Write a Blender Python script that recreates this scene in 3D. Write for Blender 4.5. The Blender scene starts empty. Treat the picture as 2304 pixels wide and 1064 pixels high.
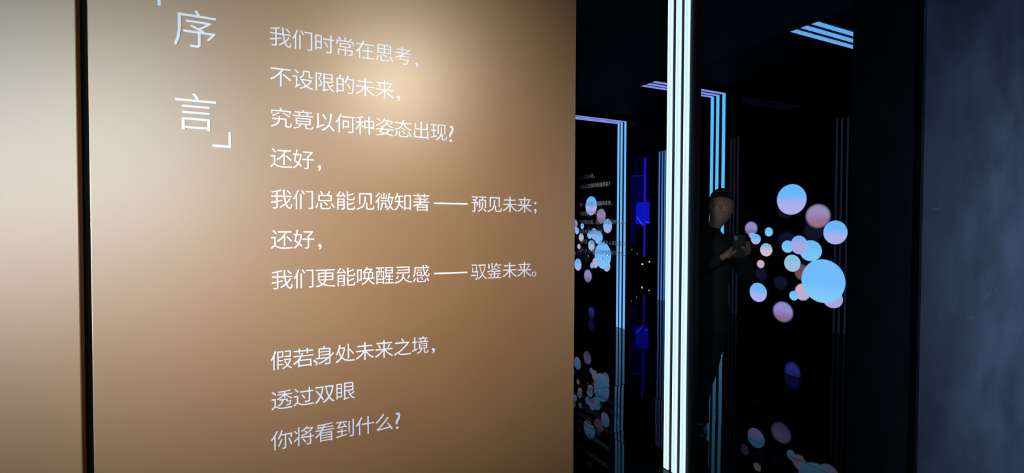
import bpy, bmesh, math, random
from mathutils import Vector, Matrix
random.seed(7)
S = bpy.context.scene
COL = S.collection

# ------------------------------------------------------------------ camera
# x runs along the lettered panel, y runs down the corridor, z is up; eye height 1.55 m
cam_d = bpy.data.cameras.new('camera'); cam = bpy.data.objects.new('camera', cam_d); COL.objects.link(cam)
cam_d.sensor_width = 36.0; cam_d.sensor_fit = 'HORIZONTAL'; cam_d.lens = 36.0 * 1123.0 / 2304.0
cam_d.clip_start = 0.05; cam_d.clip_end = 200
Rm = Matrix(((0.8949622, 0.0067529, -0.4460908), (-0.4461278, 0.0215112, -0.8947107), (0.0035540, 0.9997458, 0.0222644)))
cam.matrix_world = Matrix.Translation((0, 0, 1.55)) @ Rm.to_4x4()
S.camera = cam

# ------------------------------------------------------------------ colour management, world
S.view_settings.view_transform = 'Standard'
S.view_settings.look = 'None'
S.view_settings.gamma = 1.0
S.view_settings.use_curve_mapping = False
S.view_settings.exposure = 0.0
W = bpy.data.worlds.new('world'); S.world = W; W.use_nodes = True
W.node_tree.nodes['Background'].inputs[0].default_value = (0.35, 0.45, 0.7, 1)
W.node_tree.nodes['Background'].inputs[1].default_value = 0.012

# ------------------------------------------------------------------ lobby lighting
def area(name, loc, target, sx, sy, power, color, spread=180):
    d = bpy.data.lights.new(name, 'AREA'); d.shape = 'RECTANGLE'; d.size = sx; d.size_y = sy
    d.energy = power; d.color = color; d.spread = math.radians(spread)
    o = bpy.data.objects.new(name, d); COL.objects.link(o); o.location = loc
    o.rotation_euler = (Vector(target) - Vector(loc)).to_track_quat('-Z', 'Y').to_euler()
    return o
area('lobby_left_light', (-1.35, -1.5, 2.25), (-0.7, 2.1, 1.9), 2.0, 1.5, 32, (0.60, 0.90, 1.0), 130)  # broad unseen source for the cool sheen on the left panels
area('panel_fill_light', (-5.5, -3.0, 1.75), (0.32, 2.1, 1.42), 0.7, 0.6, 11.5, (0.92, 0.93, 1.0), 19)  # added fill, unseen, aimed at the bronze panel and its lettering
area('lobby_downlight', (1.24, -1.1, 3.03), (0.48, 2.1, 2.15), 0.14, 0.14, 1.8, (1.0, 0.99, 0.82), 36)
area('plaster_fill_light', (5.3, -1.5, 1.35), (3.9, 1.3, 1.2), 0.7, 2.5, 8.5, (0.70, 0.88, 1.0), 48)  # unseen fill added to lift the slate plaster wall
area('lettering_fill_light', (3.95, 6.5, 3.0), (4.79, 6.4, 1.65), 0.10, 0.10, 0.9, (1.0, 1.0, 1.0), 60)  # small unseen lamp added to light the lettering on the glass

# ------------------------------------------------------------------ materials
def mat(name, col, rough=0.5, metal=0.0, spec=0.5, emis=None, es=0.0):
    m = bpy.data.materials.new(name); m.use_nodes = True
    b = m.node_tree.nodes['Principled BSDF']
    b.inputs['Base Color'].default_value = (*col, 1); b.inputs['Roughness'].default_value = rough
    b.inputs['Metallic'].default_value = metal; b.inputs['Specular IOR Level'].default_value = spec
    if emis: b.inputs['Emission Color'].default_value = (*emis, 1); b.inputs['Emission Strength'].default_value = es
    return m
def N(m, t, **k):
    n = m.node_tree.nodes.new(t)
    for a, v in k.items(): setattr(n, a, v)
    return n
def noise_bump(m, scale, strength, dist=0.002, detail=4, stretch=(1, 1, 1)):
    nt = m.node_tree; b = nt.nodes['Principled BSDF']
    tc = N(m, 'ShaderNodeTexCoord'); mp = N(m, 'ShaderNodeMapping'); mp.inputs['Scale'].default_value = stretch
    nz = N(m, 'ShaderNodeTexNoise'); nz.inputs['Scale'].default_value = scale; nz.inputs['Detail'].default_value = detail
    bp = N(m, 'ShaderNodeBump'); bp.inputs['Strength'].default_value = strength; bp.inputs['Distance'].default_value = dist
    nt.links.new(tc.outputs['Object'], mp.inputs[0]); nt.links.new(mp.outputs[0], nz.inputs['Vector'])
    nt.links.new(nz.outputs[0], bp.inputs['Height']); nt.links.new(bp.outputs[0], b.inputs['Normal'])
    return nz
def noise_color(m, c1, c2, scale, lo=0.35, hi=0.65, detail=5):
    nt = m.node_tree; b = nt.nodes['Principled BSDF']
    tc = N(m, 'ShaderNodeTexCoord'); nz = N(m, 'ShaderNodeTexNoise'); nz.inputs['Scale'].default_value = scale; nz.inputs['Detail'].default_value = detail
    rp = N(m, 'ShaderNodeValToRGB'); rp.color_ramp.elements[0].position = lo; rp.color_ramp.elements[1].position = hi
    rp.color_ramp.elements[0].color = (*c1, 1); rp.color_ramp.elements[1].color = (*c2, 1)
    nt.links.new(tc.outputs['Object'], nz.inputs['Vector']); nt.links.new(nz.outputs[0], rp.inputs[0]); nt.links.new(rp.outputs[0], b.inputs['Base Color'])

bronze = mat('satin_bronze', (0.36, 0.20, 0.10), 0.45, 0.15)
_b = bronze.node_tree.nodes['Principled BSDF']; _b.inputs['Coat Weight'].default_value = 1.0; _b.inputs['Coat IOR'].default_value = 2.05; _b.inputs['Coat Roughness'].default_value = 0.40
noise_bump(bronze, 900, 0.10, 0.0004, 2)
noise_color(bronze, (0.375, 0.180, 0.066), (0.41, 0.200, 0.078), 1.3)
vinyl = mat('white_vinyl', (0.86, 0.87, 0.98), 0.35)
dimvinyl = mat('grey_vinyl', (0.80, 0.81, 0.86), 0.5)
black = mat('matt_black', (0.006, 0.007, 0.010), 0.6, spec=0.2)
shell = mat('black_paint', (0.008, 0.009, 0.013), 0.75, spec=0.1)
soffit_m = mat('dark_soffit', (0.012, 0.013, 0.018), 0.7, spec=0.15)
jamb_m = mat('dark_steel', (0.004, 0.012, 0.018), 0.8, spec=0.02)
noise_color(jamb_m, (0.002, 0.006, 0.010), (0.004, 0.009, 0.014), 6)
concrete = mat('slate_plaster', (0.10, 0.13, 0.22), 0.8, spec=0.2)
noise_color(concrete, (0.036, 0.050, 0.100), (0.068, 0.094, 0.178), 3.5, 0.32, 0.66, 11)
noise_bump(concrete, 38, 0.35, 0.004, 10)
scratch = mat('pale_scratch', (0.16, 0.18, 0.26), 0.8)
tile_m = mat('polished_black_tile', (0.004, 0.005, 0.007), 0.02, spec=0.5)
tile_m.node_tree.nodes['Principled BSDF'].inputs['IOR'].default_value = 1.25
grout = mat('grout', (0.004, 0.004, 0.005), 0.9, spec=0.0)
channel = mat('black_aluminium', (0.014, 0.018, 0.026), 0.35, 0.3, 0.4)

def emit(name, col, s=1.0):
    m = bpy.data.materials.new(name); m.use_nodes = True; nt = m.node_tree; nt.nodes.clear()
    e = nt.nodes.new('ShaderNodeEmission'); o = nt.nodes.new('ShaderNodeOutputMaterial')
    e.inputs[0].default_value = (*col, 1); e.inputs[1].default_value = s; nt.links.new(e.outputs[0], o.inputs[0]); return m
led_white = emit('led_white', (0.56, 0.88, 1.0), 1.05)
led_edge = emit('led_rim', (0.92, 0.98, 1.0), 1.1)
mirror_blue = emit('mirror_cyan', (0.09, 0.52, 0.94), 1.0)  # reflected strips from here on: dimming by black glass put into the colour
mirror_sky = emit('mirror_sky', (0.17, 0.51, 0.98), 1.0)
mirror_violet = emit('mirror_violet', (0.22, 0.29, 0.82), 1.0)
mirror_arch = emit('mirror_azure', (0.12, 0.40, 0.86), 1.0)
mirror_dim = emit('mirror_dim', (0.050, 0.16, 0.45), 1.0)
mirror_faint = emit('mirror_faint', (0.007, 0.011, 0.022), 1.0)

def glass_mat(name, tint, gl):
    m = bpy.data.materials.new(name); m.use_nodes = True; nt = m.node_tree; nt.nodes.clear()
    t = nt.nodes.new('ShaderNodeBsdfTransparent'); t.inputs[0].default_value = (*tint, 1)
    g = nt.nodes.new('ShaderNodeBsdfGlossy'); g.inputs['Roughness'].default_value = 0.02; g.inputs[0].default_value = (1, 1, 1, 1)
    x = nt.nodes.new('ShaderNodeMixShader'); x.inputs[0].default_value = gl
    o = nt.nodes.new('ShaderNodeOutputMaterial')
    nt.links.new(t.outputs[0], x.inputs[1]); nt.links.new(g.outputs[0], x.inputs[2]); nt.links.new(x.outputs[0], o.inputs[0]); return m
clear_glass = glass_mat('clear_glass', (0.96, 0.97, 0.98), 0.004)

def bubble_mat(name, top, bot, soft=0.04, alpha=1.0, split=0.0, width=0.9):
    """screen picture of one bubble: vertical colour change and a soft outline"""
    m = bpy.data.materials.new(name); m.use_nodes = True; nt = m.node_tree; nt.nodes.clear()
    tc = nt.nodes.new('ShaderNodeTexCoord'); sp = nt.nodes.new('ShaderNodeSeparateXYZ'); nt.links.new(tc.outputs['Object'], sp.inputs[0])
    mr = nt.nodes.new('ShaderNodeMapRange'); mr.inputs[1].default_value = split + width / 2; mr.inputs[2].default_value = split - width / 2
    mr.interpolation_type = 'SMOOTHSTEP'
    nt.links.new(sp.outputs[2], mr.inputs[0])
    mx = nt.nodes.new('ShaderNodeMix'); mx.data_type = 'RGBA'; mx.inputs[6].default_value = (*top, 1); mx.inputs[7].default_value = (*bot, 1)
    nt.links.new(mr.outputs[0], mx.inputs[0])
    e = nt.nodes.new('ShaderNodeEmission'); nt.links.new(mx.outputs[2], e.inputs[0])
    ln = nt.nodes.new('ShaderNodeVectorMath'); ln.operation = 'LENGTH'; nt.links.new(tc.outputs['Object'], ln.inputs[0])
    ar = nt.nodes.new('ShaderNodeMapRange'); ar.inputs[1].default_value = 1.0; ar.inputs[2].default_value = 1.0 - soft
    ar.inputs[3].default_value = 0.0; ar.inputs[4].default_value = alpha; nt.links.new(ln.outputs['Value'], ar.inputs[0])
    t = nt.nodes.new('ShaderNodeBsdfTransparent'); x = nt.nodes.new('ShaderNodeMixShader'); o = nt.nodes.new('ShaderNodeOutputMaterial')
    nt.links.new(ar.outputs[0], x.inputs[0]); nt.links.new(t.outputs[0], x.inputs[1]); nt.links.new(e.outputs[0], x.inputs[2]); nt.links.new(x.outputs[0], o.inputs[0])
    return m
SKY = (0.13, 0.48, 0.95); LAV = (0.41, 0.43, 0.86)
b_sky = bubble_mat('bubble_sky', SKY, LAV, 0.05)
b_lav = bubble_mat('bubble_lavender', (0.16, 0.44, 0.86), (0.40, 0.38, 0.76), 0.05, split=0.3)
b_big = bubble_mat('bubble_azure', (0.17, 0.50, 0.97), (0.22, 0.58, 0.93), 0.03, split=-0.4)
b_blue = bubble_mat('bubble_blue', (0.15, 0.50, 0.95), (0.19, 0.56, 0.92), 0.06)
b_mauve = bubble_mat('bubble_mauve', (0.35, 0.28, 0.52), (0.34, 0.17, 0.30), 0.22, 0.9, split=-0.1)
b_pale = bubble_mat('bubble_pearl', (0.24, 0.48, 0.72), (0.62, 0.52, 0.66), 0.10, split=0.2)
b_pink = bubble_mat('bubble_pink', (0.62, 0.40, 0.52), (0.50, 0.42, 0.66), 0.16)
b_purple = bubble_mat('bubble_purple', (0.30, 0.27, 0.62), (0.24, 0.15, 0.33), 0.2, 0.92, split=-0.2)
b_dusk = bubble_mat('bubble_dusk', (0.16, 0.12, 0.28), (0.13, 0.09, 0.22), 0.3, 0.9)
b_teal = bubble_mat('bubble_teal', (0.22, 0.55, 0.75), (0.36, 0.50, 0.74), 0.06)
b_brown = bubble_mat('bubble_brown', (0.16, 0.09, 0.12), (0.20, 0.09, 0.10), 0.3, 0.8)
b_dark = bubble_mat('bubble_dark', (0.006, 0.010, 0.030), (0.008, 0.008, 0.018), 0.35, 0.8)
b_low = bubble_mat('bubble_indigo', (0.016, 0.022, 0.17), (0.010, 0.013, 0.09), 0.35, 0.9)

# ------------------------------------------------------------------ helpers
def finish(bm, name, m, parent=None, smooth=False):
    me = bpy.data.meshes.new(name); bm.normal_update(); bm.to_mesh(me); bm.free()
    for mm in (m if isinstance(m, (list, tuple)) else [m]): me.materials.append(mm)
    o = bpy.data.objects.new(name, me); COL.objects.link(o)
    if smooth:
        for p in me.polygons: p.use_smooth = True
    if parent: o.parent = parent
    return o
def bm_box(bm, a, b, bev=0.0):
    c = [(a[i] + b[i]) / 2 for i in range(3)]; s = [abs(b[i] - a[i]) for i in range(3)]
    r = bmesh.ops.create_cube(bm, size=1.0)
    bmesh.ops.scale(bm, vec=s, verts=r['verts']); bmesh.ops.translate(bm, vec=c, verts=r['verts'])
    if bev > 0:
        es = {e for v in r['verts'] for e in v.link_edges}
        bmesh.ops.bevel(bm, geom=list(es), offset=bev, segments=2, profile=0.5, affect='EDGES')
def box(name, a, b, m, parent=None, bev=0.0):
    bm = bmesh.new(); bm_box(bm, a, b, bev); return finish(bm, name, m, parent)
def tag(o, label, cat, group=None):
    o['label'] = label; o['category'] = cat
    if group: o['group'] = group
    return o
def struct(o): o['kind'] = 'structure'; return o
def empty(name, loc):
    o = bpy.data.objects.new(name, None); COL.objects.link(o); o.location = loc; o.empty_display_size = 0.1; return o

# ------------------------------------------------------------------ the setting
UX, CEIL, SOF = 4.84, 3.10, 3.055
struct(box('floor', (-4, -4, -0.12), (18, 14.7, -0.016), grout))
floor = bpy.data.objects['floor']
TS = 0.885
bm = bmesh.new(); bm_box(bm, (-TS / 2 + 0.0015, -TS / 2 + 0.0015, -0.012), (TS / 2 - 0.0015, TS / 2 - 0.0015, 0.0), 0.0012)
tile_me = finish(bm, 'tile', tile_m); base_mesh = tile_me.data; bpy.data.objects.remove(tile_me)
TILT = {(0, 0): (0.0, 0.0), (-1, 0): (0.0, 0.35)}
for i in range(-5, 9):
    for j in range(-3, 12):
        x0 = 3.165 + i * TS; y0 = 2.965 + j * TS
        if y0 > 12.4 or x0 > 9.8 or x0 < -1.3 or y0 < 0.2: continue
        t = bpy.data.objects.new('tile', base_mesh); COL.objects.link(t); t.parent = floor
        t.location = (x0 + TS / 2, y0 + TS / 2, 0)
        tx, ty = TILT.get((i, j), (random.uniform(-.10, .10), random.uniform(-.12, .12)))
        t.rotation_euler = (math.radians(tx), math.radians(ty), 0)
struct(box('ceiling', (3.66, 1.52, 3.17), (18, 9.2, 3.30), shell))
struct(box('ceiling_hall', (-4, 9.2, 4.6), (18, 14.7, 4.75), shell))
struct(box('trim_1', (-4, -4, SOF), (3.66, 9.2, 3.30), soffit_m))          # dropped soffit over lobby and corridor mouth
struct(box('wall_far', (-4, 14.5, 0), (18, 14.7, 4.75), shell))
struct(box('wall_side', (17.8, 1.2, 0), (18, 14.5, 4.75), shell))
struct(box('wall_front', (-4, 2.16, 0), (1.385, 2.30, SOF), black))          # stands behind the bronze panels
struct(box('wall_right', (2.909, 1.30, 0), (7.2, 1.312, SOF), concrete))
bpy.data.objects['wall_right'].data.materials.append(scratch)
struct(box('trim_2', (2.918, 1.312, 0), (7.2, 1.52, SOF), black))              # black recess behind the plaster end
# dark steel jamb of the opening
jb = struct(box('door_1', (2.395, 1.332, 0), (2.917, 1.352, SOF), jamb_m, bev=0.002))
WR = bpy.data.objects['wall_right']

# shallow trowel scratches in the plaster, raised burrs
def scratches():
    bm = bmesh.new(); rnd = random.Random(3)
    def stroke(u, z, ln, ang, w):
        pts = []; n = 7
        for k in range(n):
            s = (k / (n - 1) - .5) * ln
            pts.append(Vector((u + s * math.cos(ang) + rnd.uniform(-.001, .001), 0, z + s * math.sin(ang) + rnd.uniform(-.002, .002))))
        for k in range(n - 1):
            ww = w * (1 - abs(2 * (k + .5) / (n - 1) - 1)) + .0003
            a, b = pts[k], pts[k + 1]; up = Vector((-math.sin(ang), 0, math.cos(ang))) * ww
            q = [a - up, b - up, b + up, a + up]; vs = [bm.verts.new((p.x, 1.2997, p.z)) for p in q]
            bm.faces.new(vs)
    for u, z, ln, ang, w in [(3.02, 1.64, .07, .05, .0012), (3.06, 1.645, .06, .25, .0010), (3.10, 1.655, .03, .5, .0008),
                             (3.62, 1.17, .10, .35, .0012), (3.72, 1.20, .07, .2, .001), (3.45, 1.06, .05, 0.0, .0012),
                             (3.54, .84, .07, 1.0, .0013), (3.60, .86, .06, 1.1, .0012), (3.66, .88, .06, 1.35, .0012), (3.64, .80, .04, .9, .001),
                             (3.45, .80, .04, .3, .0008), (3.20, 1.16, .03, .2, .001), (3.25, 1.86, .02, .8, .0008), (3.75, 1.98, .05, .3, .0008)]:
        stroke(u, z, ln, ang, w)
    o = finish(bm, 'scratch_marks', scratch, WR); o['kind'] = 'stuff'
scratches()

# ------------------------------------------------------------------ bronze panels
PV = 2.10
pan = box('sign_board', (-0.512, PV, 0.04), (1.400, PV + 0.045, SOF - 0.01), bronze, bev=0.003)
tag(pan, 'large satin bronze wall panel carrying white Chinese lettering', 'panel')
pan2 = box('cladding_panel', (-2.6, PV, 0.04), (-0.541, PV + 0.045, SOF - 0.01), bronze, bev=0.003)
tag(pan2, 'blank pale bronze wall panel left of the black joint', 'panel')

# lettering -------------------------------------------------------------
font_cache = {}
def glyph(ch):
    """flat outline of one character in em units, as vertices and faces"""
    if ch in font_cache: return font_cache[ch]
    if ch == '驭':                                                  # two radicals set side by side
        bm = bmesh.new()
        for part, kx, ox in (('马', .50, -.01), ('又', .56, .425)):
            n0 = len(bm.verts); bm.from_mesh(glyph(part)); bm.verts.ensure_lookup_table()
            for v in bm.verts[n0:]: v.co.x = v.co.x * kx + ox
        me = bpy.data.meshes.new('character'); bm.to_mesh(me); bm.free(); me.materials.clear(); font_cache[ch] = me; return me
    cu = bpy.data.curves.new('t', 'FONT'); cu.body = ch; cu.size = 1.0; cu.extrude = 0.012; cu.resolution_u = 3; cu.offset = -0.005
    o = bpy.data.objects.new('t', cu); COL.objects.link(o)
    dg = bpy.context.evaluated_depsgraph_get(); dg.update()
    me = bpy.data.meshes.new_from_object(o.evaluated_get(dg)); bpy.data.objects.remove(o)
    me.name = 'character'; font_cache[ch] = me
    return me
ref = glyph('国'); xs = [v.co.x for v in ref.vertices]; ys = [v.co.y for v in ref.vertices]
RX0, RX1, RY0, RY1 = min(xs), max(xs), min(ys), max(ys); RCX, RCY, RW, RH = (RX0 + RX1) / 2, (RY0 + RY1) / 2, RX1 - RX0, RY1 - RY0
def place_text(rows, parent, origin, udir, ndir, cw, ch_, m, name='character', depth=1.0):
    """rows: (list of (char, centre offset along udir), z). cw/ch_: cell face size in m. Each character is one object."""
    U = Vector(udir); NRM = Vector(ndir); Z = Vector((0, 0, 1)); O = Vector(origin)
    for ri, (cells, z) in enumerate(rows):
        line = bpy.data.objects.new('text_line', None); COL.objects.link(line); line.empty_display_size = .02
        line.parent = parent; line.location = (0, 0, 0)
        for chx, s in cells:
            if chx == ' ': continue
            me = glyph(chx)
            if not me.materials: me.materials.append(m)
            ob = bpy.data.objects.new(name, me); COL.objects.link(ob); ob.parent = line
            if me.materials[0] != m:
                ob.material_slots[0].link = 'OBJECT'; ob.material_slots[0].material = m
            sx = cw / RW; sy = ch_ / RH
            cxx, cyy = RCX, RCY
            if ord(chx) < 128 or chx in '·':
                gx = [v.co.x for v in me.vertices]; cxx = (min(gx) + max(gx)) / 2; cyy = RCY * (1.0 if chx == '?' else .8); sx *= 1.28; sy *= 1.28
            M = Matrix.Identity(4)
            M.col[0] = (*(U * sx), 0); M.col[1] = (*(Z * sy), 0); M.col[2] = (*(NRM * sx * depth), 0)
            pos = O + U * s + Z * z - U * sx * cxx - Z * sy * cyy - parent.location
            M.col[3] = (*pos, 1)
            ob.matrix_local = M
ADV = 0.0780
def cells(txt, start, adv=ADV, narrow=0.45, gap=0.0):
    out = []; x = start
    for c in txt:
        if c in ',?;.':
            out.append((c, x - adv * (0.5 - narrow * .55))); x += adv * narrow + gap
        elif c == '、':
            out.append((c, x - adv * .10)); x += 0.0
        elif c == ' ': x += adv * .3
        else:
            out.append((c, x)); x += adv
    return out
U0 = 0.0640
R = [(cells('我们时常在思考,', U0), 2.259), (cells('不设限的未来,', U0), 2.109), (cells('究竟以何种姿态出现?', U0), 1.954),
     (cells('还好,', U0), 1.801), (cells('我们总能见微知著', U0) + cells('预见未来;', 0.8795), 1.6455),
     (cells('还好,', U0), 1.4915), (cells('我们更能唤醒灵感', U0) + cells('驭鉴未来。', 0.8795), 1.3380),
     (cells('假若、身处未来之境,', U0 - .004), 1.029), (cells('透过双眼', U0 - .004), 0.875), (cells('你将看到什么?', U0 - .004), 0.720)]
place_text(R, pan, (0, PV - 0.0006, 0), (1, 0, 0), (0, -1, 0), 0.0665, 0.0700, vinyl)
place_text([([('序', -0.2095)], 2.238), ([('言', -0.2110)], 1.945)], pan, (0, PV - 0.0006, 0), (1, 0, 0), (0, -1, 0), 0.1150, 0.1240, vinyl)
for z in (1.6455, 1.3380):
    box('dash', (0.667, PV - 0.0014, z - 0.0035), (0.823, PV - 0.0004, z + 0.0035), vinyl, pan)
def bracket(pts):
    bm = bmesh.new()
    for a, b in pts: bm_box(bm, (a[0], PV - 0.0014, a[1]), (b[0], PV - 0.0004, b[1]))
    finish(bm, 'corner_bracket', vinyl, pan)
bracket([((-0.162, 1.829), (-0.103, 1.838)), ((-0.111, 1.838), (-0.103, 1.887))])
bracket([((-0.320, 2.303), (-0.311, 2.400)), ((-0.311, 2.391), (-0.262, 2.400))])

# ------------------------------------------------------------------ white light column; other columns and arches are mirror images built solid
def strip_bar(name, a, b, m, parent, rim=None, axis=None):
    """one glowing bar; rim = brighter edge beads on both long sides"""
    o = box(name, a, b, m, parent, bev=0.0015)
    return o
def column(name, u, vs, w, z1, m, label, slab=(0.03, 0.03), rim=None):
    root = empty(name, (u, sum(vs) / len(vs), 0)); tag(root, label, 'light'); ox, oy = root.location.x, root.location.y
    v0, v1 = min(vs) - w / 2 - slab[0], max(vs) + w / 2 + slab[1]
    box('post', (0.004, v0 - oy, 0), (0.05, v1 - oy, z1), channel, root, bev=0.002)
    for v in vs:
        s = box('light_strip', (-0.006, v - w / 2 - oy, 0.004), (0.004, v + w / 2 - oy, z1 - 0.002), m, root, bev=0.001)
        if rim:
            for e in (-1, 1):
                box('strip_edge', (-0.0075, v + e * (w / 2 - rim / 2) - rim / 2 - oy, 0.006), (-0.0055, v + e * (w / 2 - rim / 2) + rim / 2 - oy, z1 - 0.004), led_edge, s)
    return root
column('light_column', 2.29, [2.3765, 2.3072, 2.2384], 0.0365, SOF, led_white,
       'brightest column of three white light strips standing in the corridor mouth', (0.045, 0.018), rim=0.0065)
column('light_column', 7.40, [7.965, 7.88, 7.80], 0.034, CEIL, mirror_dim, 'dim blue mirror image of a light column, just left of the brightest white column')
column('light_column', 7.40, [6.19, 6.115, 6.04], 0.022, CEIL, mirror_faint, 'faint mirror image of a light column, just left of the nearer bubble screen')
column('light_column', 7.40, [4.37, 4.30, 4.22], 0.022, CEIL, mirror_faint, 'faint mirror image of a light column, behind the nearer bubble screen by the dark jamb')

def arch(u0, vs, w, label, mv, mh, mh_far=None):
    oy = sum(vs) / len(vs)
    root = empty('reflected_arch', (UX, oy, 0)); tag(root, label, 'light')
    v0, v1 = min(vs) - w / 2 - .02, max(vs) + w / 2 + .02
    box('post', (0.004, v0 - oy, 0), (0.07, v1 - oy, 3.168), black, root)
    box('beam', (u0 - UX, v0 - oy, CEIL + 0.002), (0.003, v1 - oy, 3.168), black, root)
    for v in vs:
        box('light_strip', (-0.008, v - w / 2 - oy, 0.004), (0.004, v + w / 2 - oy, CEIL), mv, root)
        box('ceiling_strip', (u0 - UX, v - w / 2 - oy, CEIL - 0.006), (-0.008, v + w / 2 - oy, CEIL + 0.002), mh, root)
    return root
arch(3.662, [4.155, 4.243, 4.324], 0.035, 'reflected blue light arch behind the standing figure, its corner right of the white column', mirror_blue, mirror_violet)
arch(3.662, [5.932, 6.016, 6.090], 0.033, 'reflected blue light arch beside the farther bubble screen, near the bronze panel edge', mirror_sky, mirror_violet)
arch(3.662, [2.405, 2.490, 2.575], 0.040, 'reflected blue light arch at the top right, cut off by the dark jamb', mirror_arch, mirror_arch)

# ------------------------------------------------------------------ bubble screens: mirror images in black glass, built as standing panes
BUB = [  # name, v, z, radius v, radius z, material  (rear to front)
 (3.703, 1.02, .085, .080, b_dark), (3.40, 1.40, .12, .11, b_dark), (3.47, 0.95, .09, .085, b_dark), (3.12, 1.50, .12, .11, b_dark), (3.42, 1.72, .11, .10, b_dark),
 (3.362, 1.830, .166, .162, b_sky), (3.081, 1.653, .132, .126, b_mauve), (2.910, 1.493, .116, .117, b_sky),
 (3.835, 1.524, .086, .083, b_purple), (3.819, 1.447, .044, .034, b_lav), (3.773, 1.406, .064, .060, b_sky), (3.613, 1.489, .050, .051, b_blue),
 (3.641, 1.293, .077, .075, b_pale), (3.392, 1.338, .069, .066, b_blue), (3.146, 1.306, .118, .108, b_blue), (3.267, 1.360, .092, .098, b_lav),
 (3.238, 1.084, .080, .090, b_brown), (3.336, 1.168, .092, .091, b_teal), (3.703, 1.133, .050, .048, b_pink), (3.867, 1.002, .064, .068, b_dusk),
 (3.729, 0.816, .110, .108, b_sky), (3.430, 0.645, .121, .115, b_purple), (2.919, 0.853, .100, .092, b_lav), (3.219, 0.881, .086, .091, b_pink),
 (3.016, 1.014, .218, .216, b_big), (3.310, 0.833, .051, .051, b_blue), (3.312, 0.040, .097, .111, b_low)]
bm = bmesh.new(); n = 48
ring = [bm.verts.new((0, math.sin(2 * math.pi * k / n), math.cos(2 * math.pi * k / n))) for k in range(n)]
bm.faces.new(ring)
disc_o = finish(bm, 'bubble', b_sky); disc_me = disc_o.data; bpy.data.objects.remove(disc_o)
def screen(dv, dz, label):
    v0, v1 = 2.72 + dv, 3.98 + dv
    root = empty('reflected_screen', (4.93, (v0 + v1) / 2, 0)); tag(root, label, 'screen'); oy = root.location.y
    box('glass_pane', (0.0, v0 - oy, 0.0), (0.010, v1 - oy, 3.165), clear_glass, root)
    for k, (v, z, rv, rz, m) in enumerate(BUB):
        o = bpy.data.objects.new('bubble', disc_me); COL.objects.link(o); o.parent = root
        o.location = (-0.0008 - 0.0006 * k, v + dv - oy, z + dz); o.scale = (1, rv, rz)
        o.material_slots[0].link = 'OBJECT'; o.material_slots[0].material = m
    return root
screen(0, 0, 'nearer reflected screen of glowing bubbles, left of the dark jamb')
screen(3.548, 0.053, 'farther reflected screen of glowing bubbles, beside the bronze panel edge')

# glass sheet with small grey lettering, in front of the farther screen
gp = empty('lettered_glass', (4.79, 6.5, 0)); tag(gp, 'clear glass sheet with small grey Chinese lettering before the farther bubble screen', 'glass sheet')
gl = box('glass_pane', (0.0, 5.62 - 6.5, 0.0), (0.008, 7.35 - 6.5, 3.09), clear_glass, gp)
VT = [('未来的科技,', 2.357), ('将会以怎样的形态存在?', 2.199), ('每一个方案, 都面向未来,', 1.902), ('只是换个不同视角,', 1.751),
      ('与科技对话, 回归人类感受的本源,', 1.607), ('还能有温度的交流,', 1.452), ('当科技、智能、自然与人和谐相处,', 1.283), ('进行全方位, 沉浸体验的超乎想象。', 1.133)]
def vcells(t):
    out = []; x = 0.0
    for c in t:
        if c in ',?': out.append((c, x - .02)); x += .04
        elif c == ' ': x += .02
        else: out.append((c, x)); x += .0795
    return out
place_text([(vcells(t), z) for t, z in VT], gp, (4.7885, 7.01, 0), (0, -1, 0), (-1, 0, 0), 0.066, 0.068, dimvinyl)
# ------------------------------------------------------------------ far hall: blue-lit display
bd = empty('blue_display', (10.50, 12.10, 0)); tag(bd, 'deep blue backlit display with an arched screen far down the corridor', 'display')
bd.rotation_euler = (0, 0, -math.atan2(10.5, 12.1))
bl_back = emit('blue_backlight', (0.0015, 0.0, 0.040)); bl_scr = emit('blue_screen', (0.0015, 0.008, 0.52)); bl_line = emit('blue_tube', (0.012, 0.006, 0.42)); bl_hi = emit('blue_highlight', (0.04, 0.09, 0.70))
box('backing_panel', (-0.30, 0.10, 0.70), (0.24, 0.14, 3.10), bl_back, bd)
box('upper_panel', (-0.24, 0.11, 3.12), (0.24, 0.15, 3.72), emit('blue_glow', (0.001, 0.0, 0.014)), bd)
box('plinth', (-0.14, 0.0, 0.0), (0.32, 0.30, 1.585), black, bd)
bm = bmesh.new()
pts = [(-0.145, 1.60), (0.26, 1.60), (0.26, 2.29), (-0.01, 2.29)] + [(-0.01 - .135 * math.sin(a), 2.155 + .135 * math.cos(a)) for a in [math.pi / 2 * k / 8 for k in range(1, 9)]]
vs = [bm.verts.new((x, -0.01, z)) for x, z in pts]; f = bm.faces.new(vs)
r = bmesh.ops.extrude_face_region(bm, geom=[f]); bmesh.ops.translate(bm, vec=(0, 0.08, 0), verts=[g for g in r['geom'] if isinstance(g, bmesh.types.BMVert)])
asc = finish(bm, 'arched_screen', bl_scr, bd)
rnd = random.Random(5); bm = bmesh.new()
for k in range(9):
    x = -0.14 + k * .022; z = 1.86 - k * .028
    a = Vector((x, -.013, z)); b = Vector((x + .07, -.013, z - .13))
    w = Vector((.0035, 0, .0025)); bm.faces.new([bm.verts.new(p) for p in (a - w, b - w, b + w, a + w)])
for k in range(5):
    x = 0.12 + k * .028; a = Vector((x, -.013, 1.66 + rnd.uniform(-.01, .02))); b = a + Vector((.03, 0, -.03)); w = Vector((.006, 0, .006))
    bm.faces.new([bm.verts.new(p) for p in (a - w, b - w, b + w, a + w)])
finish(bm, 'ripple_lines', bl_hi, asc)
bm = bmesh.new(); bmesh.ops.create_cone(bm, cap_ends=True, segments=12, radius1=0.03, radius2=0.034, depth=3.1)
bmesh.ops.translate(bm, vec=(0.115, -0.06, 2.15), verts=bm.verts); finish(bm, 'light_tube', bl_line, bd, True)
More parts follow.
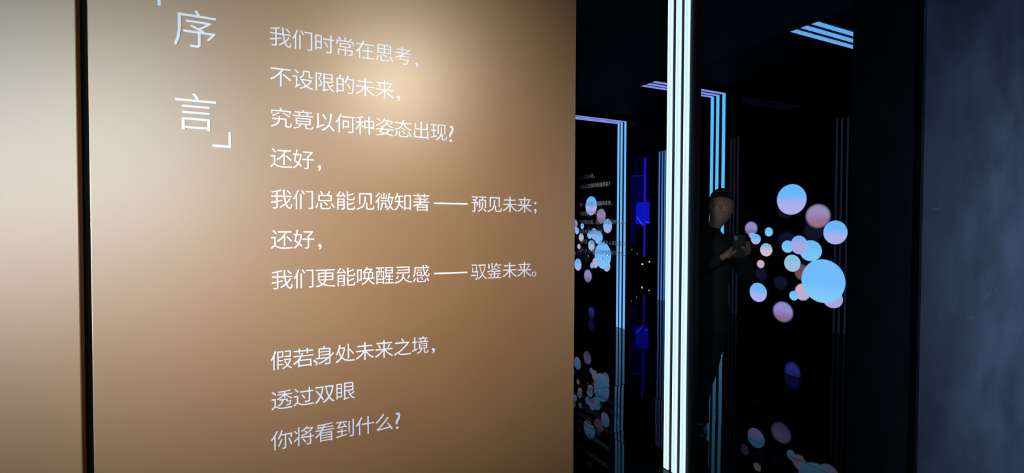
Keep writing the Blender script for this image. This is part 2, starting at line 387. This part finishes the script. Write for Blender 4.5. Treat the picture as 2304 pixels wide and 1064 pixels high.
box('ledge', (-0.30, 0.06, 3.10), (0.10, 0.10, 3.118), bl_line, bd)

# tiny reflected glints, built as glowing beads on the plinth and lettered glass
glint_e = emit('glint_white', (1.0, 0.97, 0.9), 1.6)
def pin(loc, r, d, label, group):
    root = empty('reflected_glint', loc); tag(root, label, 'light', group)
    rot = Vector(d).to_track_quat('Z', 'Y').to_matrix().to_4x4()
    bm = bmesh.new(); bmesh.ops.create_cone(bm, cap_ends=True, segments=16, radius1=r * 1.5, radius2=r * 1.3, depth=r, matrix=rot); finish(bm, 'glint_base', channel, root)
    bm = bmesh.new(); bmesh.ops.create_uvsphere(bm, u_segments=10, v_segments=6, radius=r, matrix=Matrix.Translation(Vector(d) * r * .5)); finish(bm, 'lens', glint_e, root, True)
box('low_plinth', (-0.36, 0.0, 0.0), (-0.14, 0.09, 0.98), black, bd)
Rz = Matrix.Rotation(-math.atan2(10.5, 12.1), 3, 'Z')
for x, z, r, lb in [(-.26, .80, .012, 'faint tiny reflected glint on the blue display plinth, highest of the four'), (-.10, .68, .012, 'faint tiny reflected glint on the blue display plinth, second from its left'),
                    (.06, .36, .024, 'bright tiny reflected glint on the blue display plinth, lowest of the four'), (.27, .44, .020, 'tiny white reflected glint on the blue display plinth, nearest the white column')]:
    pin(Vector((10.50, 12.10, z)) + Rz @ Vector((x, -.004 - r * .5, 0)), r, Rz @ Vector((0, -1, 0)), lb, 'reflected glints on the blue display plinth')
for v, z, r, lb in [(6.407, 1.029, .009, 'tiny white reflected glint on the lettered glass, lowest over the largest bubble'), (6.26, 1.094, .008, 'tiny white reflected glint on the lettered glass, nearest the blue arch'),
                    (6.768, 1.051, .006, 'faint reflected glint on the lettered glass, nearest the bronze panel'), (6.682, 1.15, .007, 'tiny white reflected glint on the lettered glass, topmost of its four')]:
    pin((4.784, v, z), r, (-1, 0, 0), lb, 'reflected glints on the lettered glass')

# ------------------------------------------------------------------ mirror image of a person with a phone, built as a solid figure
def skinned(name, joints, edges, m, parent, root=0, sub=2):
    """one continuous limb surface grown over a joint skeleton; joints: (x, y, z, radius_x, radius_y)"""
    me = bpy.data.meshes.new(name); me.from_pydata([j[:3] for j in joints], edges, [])
    o = bpy.data.objects.new(name, me); COL.objects.link(o)
    sk = o.modifiers.new('skin', 'SKIN'); sk.use_smooth_shade = True
    for i, j in enumerate(joints):
        me.skin_vertices[0].data[i].radius = (j[3], j[4] if len(j) > 4 else j[3])
        me.skin_vertices[0].data[i].use_root = (i == root)
    ss = o.modifiers.new('sub', 'SUBSURF'); ss.levels = sub; ss.render_levels = sub
    dg = bpy.context.evaluated_depsgraph_get(); dg.update()
    nm = bpy.data.meshes.new_from_object(o.evaluated_get(dg)); bpy.data.objects.remove(o)
    nm.name = name; nm.materials.clear(); nm.materials.append(m)
    for p in nm.polygons: p.use_smooth = True
    r = bpy.data.objects.new(name, nm); COL.objects.link(r); r.parent = parent
    return r
skin_m = mat('skin', (0.22, 0.135, 0.10), 0.55); cloth_m = mat('dark_jacket', (0.010, 0.010, 0.012), 0.9, spec=0.2)
trouser_m = mat('dark_trousers', (0.007, 0.008, 0.011), 0.9, spec=0.2); hair_m = mat('black_hair', (0.010, 0.008, 0.007), 0.5)
shoe_m = mat('black_shoes', (0.012, 0.012, 0.013), 0.4); eye_m = mat('eye', (0.20, 0.19, 0.18), 0.2); lip_m = mat('lip', (0.30, 0.13, 0.11), 0.5)
def person():
    # local frame: faces -y, stands on z = 0; about 1.8 m
    P = empty('person', (3.005, 2.609, 0.0)); P.rotation_euler = (0, 0, math.radians(-49.1))
    tag(P, 'reflected dark-clothed figure before the blue light arch, holding up a phone', 'person')
    J = []; E_ = []
    def add(*j): J.append(j); return len(J) - 1
    def chain(ids):
        for a, b in zip(ids, ids[1:]): E_.append((a, b))
    pel = add(-.095, .02, .96, .125, .09); wai = add(-.085, .02, 1.12, .110, .08); che = add(-.075, .02, 1.32, .15, .10)
    upc = add(-.065, .02, 1.40, .10, .070); nek = add(-.048, .018, 1.50, .044, .046); nk2 = add(-.026, .012, 1.560, .040, .044)
    chain([pel, wai, che, upc, nek, nk2])
    jaw = add(.004, -.040, 1.625, .066, .080); mid = add(.012, -.020, 1.700, .080, .102); top = add(.022, -.010, 1.770, .068, .088)
    chain([nk2, jaw, mid, top])
    hands = []
    for s, sh, el, wr in ((-1, (-.245, .02, 1.425), (-.235, -.10, 1.17), (.010, -.285, 1.330)), (1, (.115, .02, 1.425), (.185, -.07, 1.19), (.135, -.27, 1.35))):
        a = add(*sh, .050); b = add(*[(sh[i] + el[i]) / 2 for i in range(3)], .048); c = add(*el, .040)
        d = add(*[(el[i] * .55 + wr[i] * .45) for i in range(3)], .036); e = add(*wr, .026)
        chain([upc, a, b, c, d, e]); hands.append((s, Vector(wr), e))
    for s, x0, x1 in ((-1, -.185, -.215), (1, -.02, -.115)):
        h = add((x0 - .095) / 2 - .045 if s < 0 else -.035, .02, .90, .095); t = add(x0 + (0 if s < 0 else -.02), .01, .70, .072); k = add((x0 + x1) / 2, -.005, .50, .056)
        cf = add(x1, .02, .32, .052); an = add(x1, .03, .09, .036); ft = add(x1 + s * .01, -.06, .035, .034, .026); to = add(x1 + s * .02, -.14, .028, .034, .020)
        chain([pel, h, t, k, cf, an, ft, to])
    # fingers: five separate chains per hand rooted in the palm, curled round the phone
    
    for s, wr, e in hands:
        if s > 0: pc = Vector((.178, -.300, 1.395)); fdir = Vector((0, -.02, 1)); side = Vector((-1, -.25, 0))
        else: pc = Vector((.075, -.300, 1.365)); fdir = Vector((.35, -.05, .9)); side = Vector((1, -.25, 0))
        p = add(*pc, .024, .030); chain([e, p])
        fdir.normalize(); side.normalize()
        for q, ln in enumerate((.072, .080, .075, .060)):
            base = pc + fdir * (.005 + .0 * q) + Vector((0, .010, 0)) + fdir * (.019 * (1.5 - q)) * .9
            out = Vector((.012 if s > 0 else -.012, .014, .006))
            a = add(*(base + out), .0095); b = add(*(base + out + side * -.012 + Vector((0, .012, .010)) + side * ln * .35), .0088)
            c = add(*(base + side * ln * .85 + Vector((0, .020, .012))), .0078); chain([p, a, b, c])
        tb = pc + fdir * -.02 + Vector((0, -.012, 0)); a = add(*tb, .012); b = add(*(tb + side * .02 + Vector((0, -.022, .026))), .0105)
        c = add(*(tb + side * .045 + Vector((0, -.024, .042))), .009); chain([p, a, b, c])
    body = skinned('body', J, E_, skin_m, P)
    # head detail
    H = Vector((.012, -.02, 1.705))
    def ball(name, c, r, m, par, sc=(1, 1, 1)):
        bm = bmesh.new(); bmesh.ops.create_uvsphere(bm, u_segments=16, v_segments=10, radius=r)
        bmesh.ops.scale(bm, vec=sc, verts=bm.verts); bmesh.ops.translate(bm, vec=c, verts=bm.verts); return finish(bm, name, m, par, True)
    bm = bmesh.new(); bmesh.ops.create_uvsphere(bm, u_segments=28, v_segments=18, radius=1.0)
    for v in bm.verts:                                              # hair: a cap that stops above the brow and falls at the nape
        x, y, z = v.co; lim = .32 if y < -.2 else (-.45 if y > .35 else -.05)
        v.co.z = max(z, lim); w = 1.0 + .03 * math.sin(9 * x + 4 * z)
        v.co = Vector((v.co.x * .083 * w, v.co.y * .104 * w + .006, v.co.z * .096 + .028)) + H
    finish(bm, 'hair', hair_m, P, True)
    ball('nose', H + Vector((-.004, -.098, -.020)), .013, skin_m, P, (.8, 1.2, 1.7))
    for s in (-1, 1):
        ball('eye', H + Vector((s * .031 - .002, -.083, .008)), .0118, eye_m, P, (1.2, .8, .75))
        ball('ear', H + Vector((s * .078, .008, -.012)), .018, skin_m, P, (.45, .9, 1.6))
    ball('mouth', H + Vector((-.006, -.090, -.055)), .015, lip_m, P, (1.5, .5, .45))
    # clothing
    def loft(name, pts, m, par=P, nn=20):
        """smooth elliptical tube through (x, y, z, rx, ry) stations"""
        fine = []
        for k in range(len(pts) - 1):
            p0 = pts[max(k - 1, 0)]; p1 = pts[k]; p2 = pts[k + 1]; p3 = pts[min(k + 2, len(pts) - 1)]
            for q in range(5):
                t = q / 5
                fine.append([.5 * (2 * p1[c] + (p2[c] - p0[c]) * t + (2 * p0[c] - 5 * p1[c] + 4 * p2[c] - p3[c]) * t * t + (3 * p1[c] - p0[c] - 3 * p2[c] + p3[c]) * t ** 3) for c in range(5)])
        fine.append(list(pts[-1])); bm = bmesh.new(); rings = []
        for k, f in enumerate(fine):
            a = fine[max(k - 1, 0)]; b = fine[min(k + 1, len(fine) - 1)]
            T = (Vector(b[:3]) - Vector(a[:3])).normalized(); X = Vector((0, 1, 0)).cross(T); X = X.normalized() if X.length > .05 else Vector((1, 0, 0)); Y = T.cross(X).normalized()
            rings.append([bm.verts.new(Vector(f[:3]) + X * f[3] * math.cos(2 * math.pi * q / nn) + Y * f[4] * math.sin(2 * math.pi * q / nn)) for q in range(nn)])
        for a, b in zip(rings, rings[1:]):
            for q in range(nn): bm.faces.new((a[q], a[(q + 1) % nn], b[(q + 1) % nn], b[q]))
        bm.faces.new(rings[0][::-1]); bm.faces.new(rings[-1]); bmesh.ops.recalc_face_normals(bm, faces=bm.faces)
        return finish(bm, name, m, par, True)
    loft('jacket', [(-.095, .02, .78, .175, .125), (-.095, .02, .92, .172, .130), (-.090, .02, 1.08, .158, .118), (-.080, .02, 1.26, .182, .128), (-.068, .02, 1.38, .205, .125), (-.062, .02, 1.445, .180, .108), (-.056, .020, 1.485, .115, .088), (-.050, .018, 1.52, .066, .068), (-.044, .017, 1.545, .058, .062)], cloth_m)
    for sh, el, wr in (((-.245, .02, 1.425), (-.235, -.10, 1.17), (.010, -.285, 1.330)), ((.115, .02, 1.425), (.185, -.07, 1.19), (.135, -.27, 1.35))):
        mix = lambda a, b, t: [a[i] * (1 - t) + b[i] * t for i in range(3)]
        sd = -1 if sh[0] < 0 else 1
        loft('sleeve', [(sh[0] - sd * .07, sh[1], sh[2] + .02, .045, .05), (sh[0], sh[1], sh[2], .066, .066), (*mix(sh, el, .5), .060, .060), (*el, .056, .056), (*mix(el, wr, .5), .048, .048), (*mix(el, wr, 1.04), .038, .038)], cloth_m, nn=16)
    for s, x0, x1 in ((-1, -.185, -.215), (1, -.02, -.115)):
        xa = x0 + (0 if s < 0 else -.02)
        loft('trouser_leg', [((x0 - .095) / 2 - .035 if s < 0 else -.050, .02, .93, .095, .105), (xa, .01, .72, .088, .095), ((x0 + x1) / 2, -.002, .50, .072, .080), (x1, .02, .30, .066, .072), (x1, .03, .075, .062, .072)], trouser_m, nn=16)
    for s, x1 in ((-1, -.215), (1, -.115)):
        skinned('shoe', [(x1, .065, .045, .042, .040), (x1 + s * .005, -.01, .045, .044, .042), (x1 + s * .012, -.10, .036, .048, .032), (x1 + s * .022, -.165, .030, .036, .024)], [(0, 1), (1, 2), (2, 3)], shoe_m, P)
    # the phone: held, so a thing of its own
    R3 = P.rotation_euler.to_matrix(); loc = Vector(P.location) + R3 @ Vector((.125, -.322, 1.415))
    ph = empty('phone', loc); ph.rotation_euler = (math.radians(-8), 0, P.rotation_euler.z); tag(ph, 'dark phone held up in both hands by the reflected figure', 'phone')
    box('phone_case', (-.038, -.004, -.078), (.038, .004, .078), black, ph, bev=.003)
    cb = box('camera_bump', (-.032, -.006, .040), (-.008, -.003, .070), channel, ph, bev=.001)
    for dz in (-.006, .007):
        bm = bmesh.new(); bmesh.ops.create_cone(bm, cap_ends=True, segments=16, radius1=.005, radius2=.005, depth=.002, matrix=Matrix.Translation((-.020, -.0066, .055 + dz)) @ Matrix.Rotation(math.pi / 2, 4, 'X')); finish(bm, 'lens', tile_m, cb)
person()
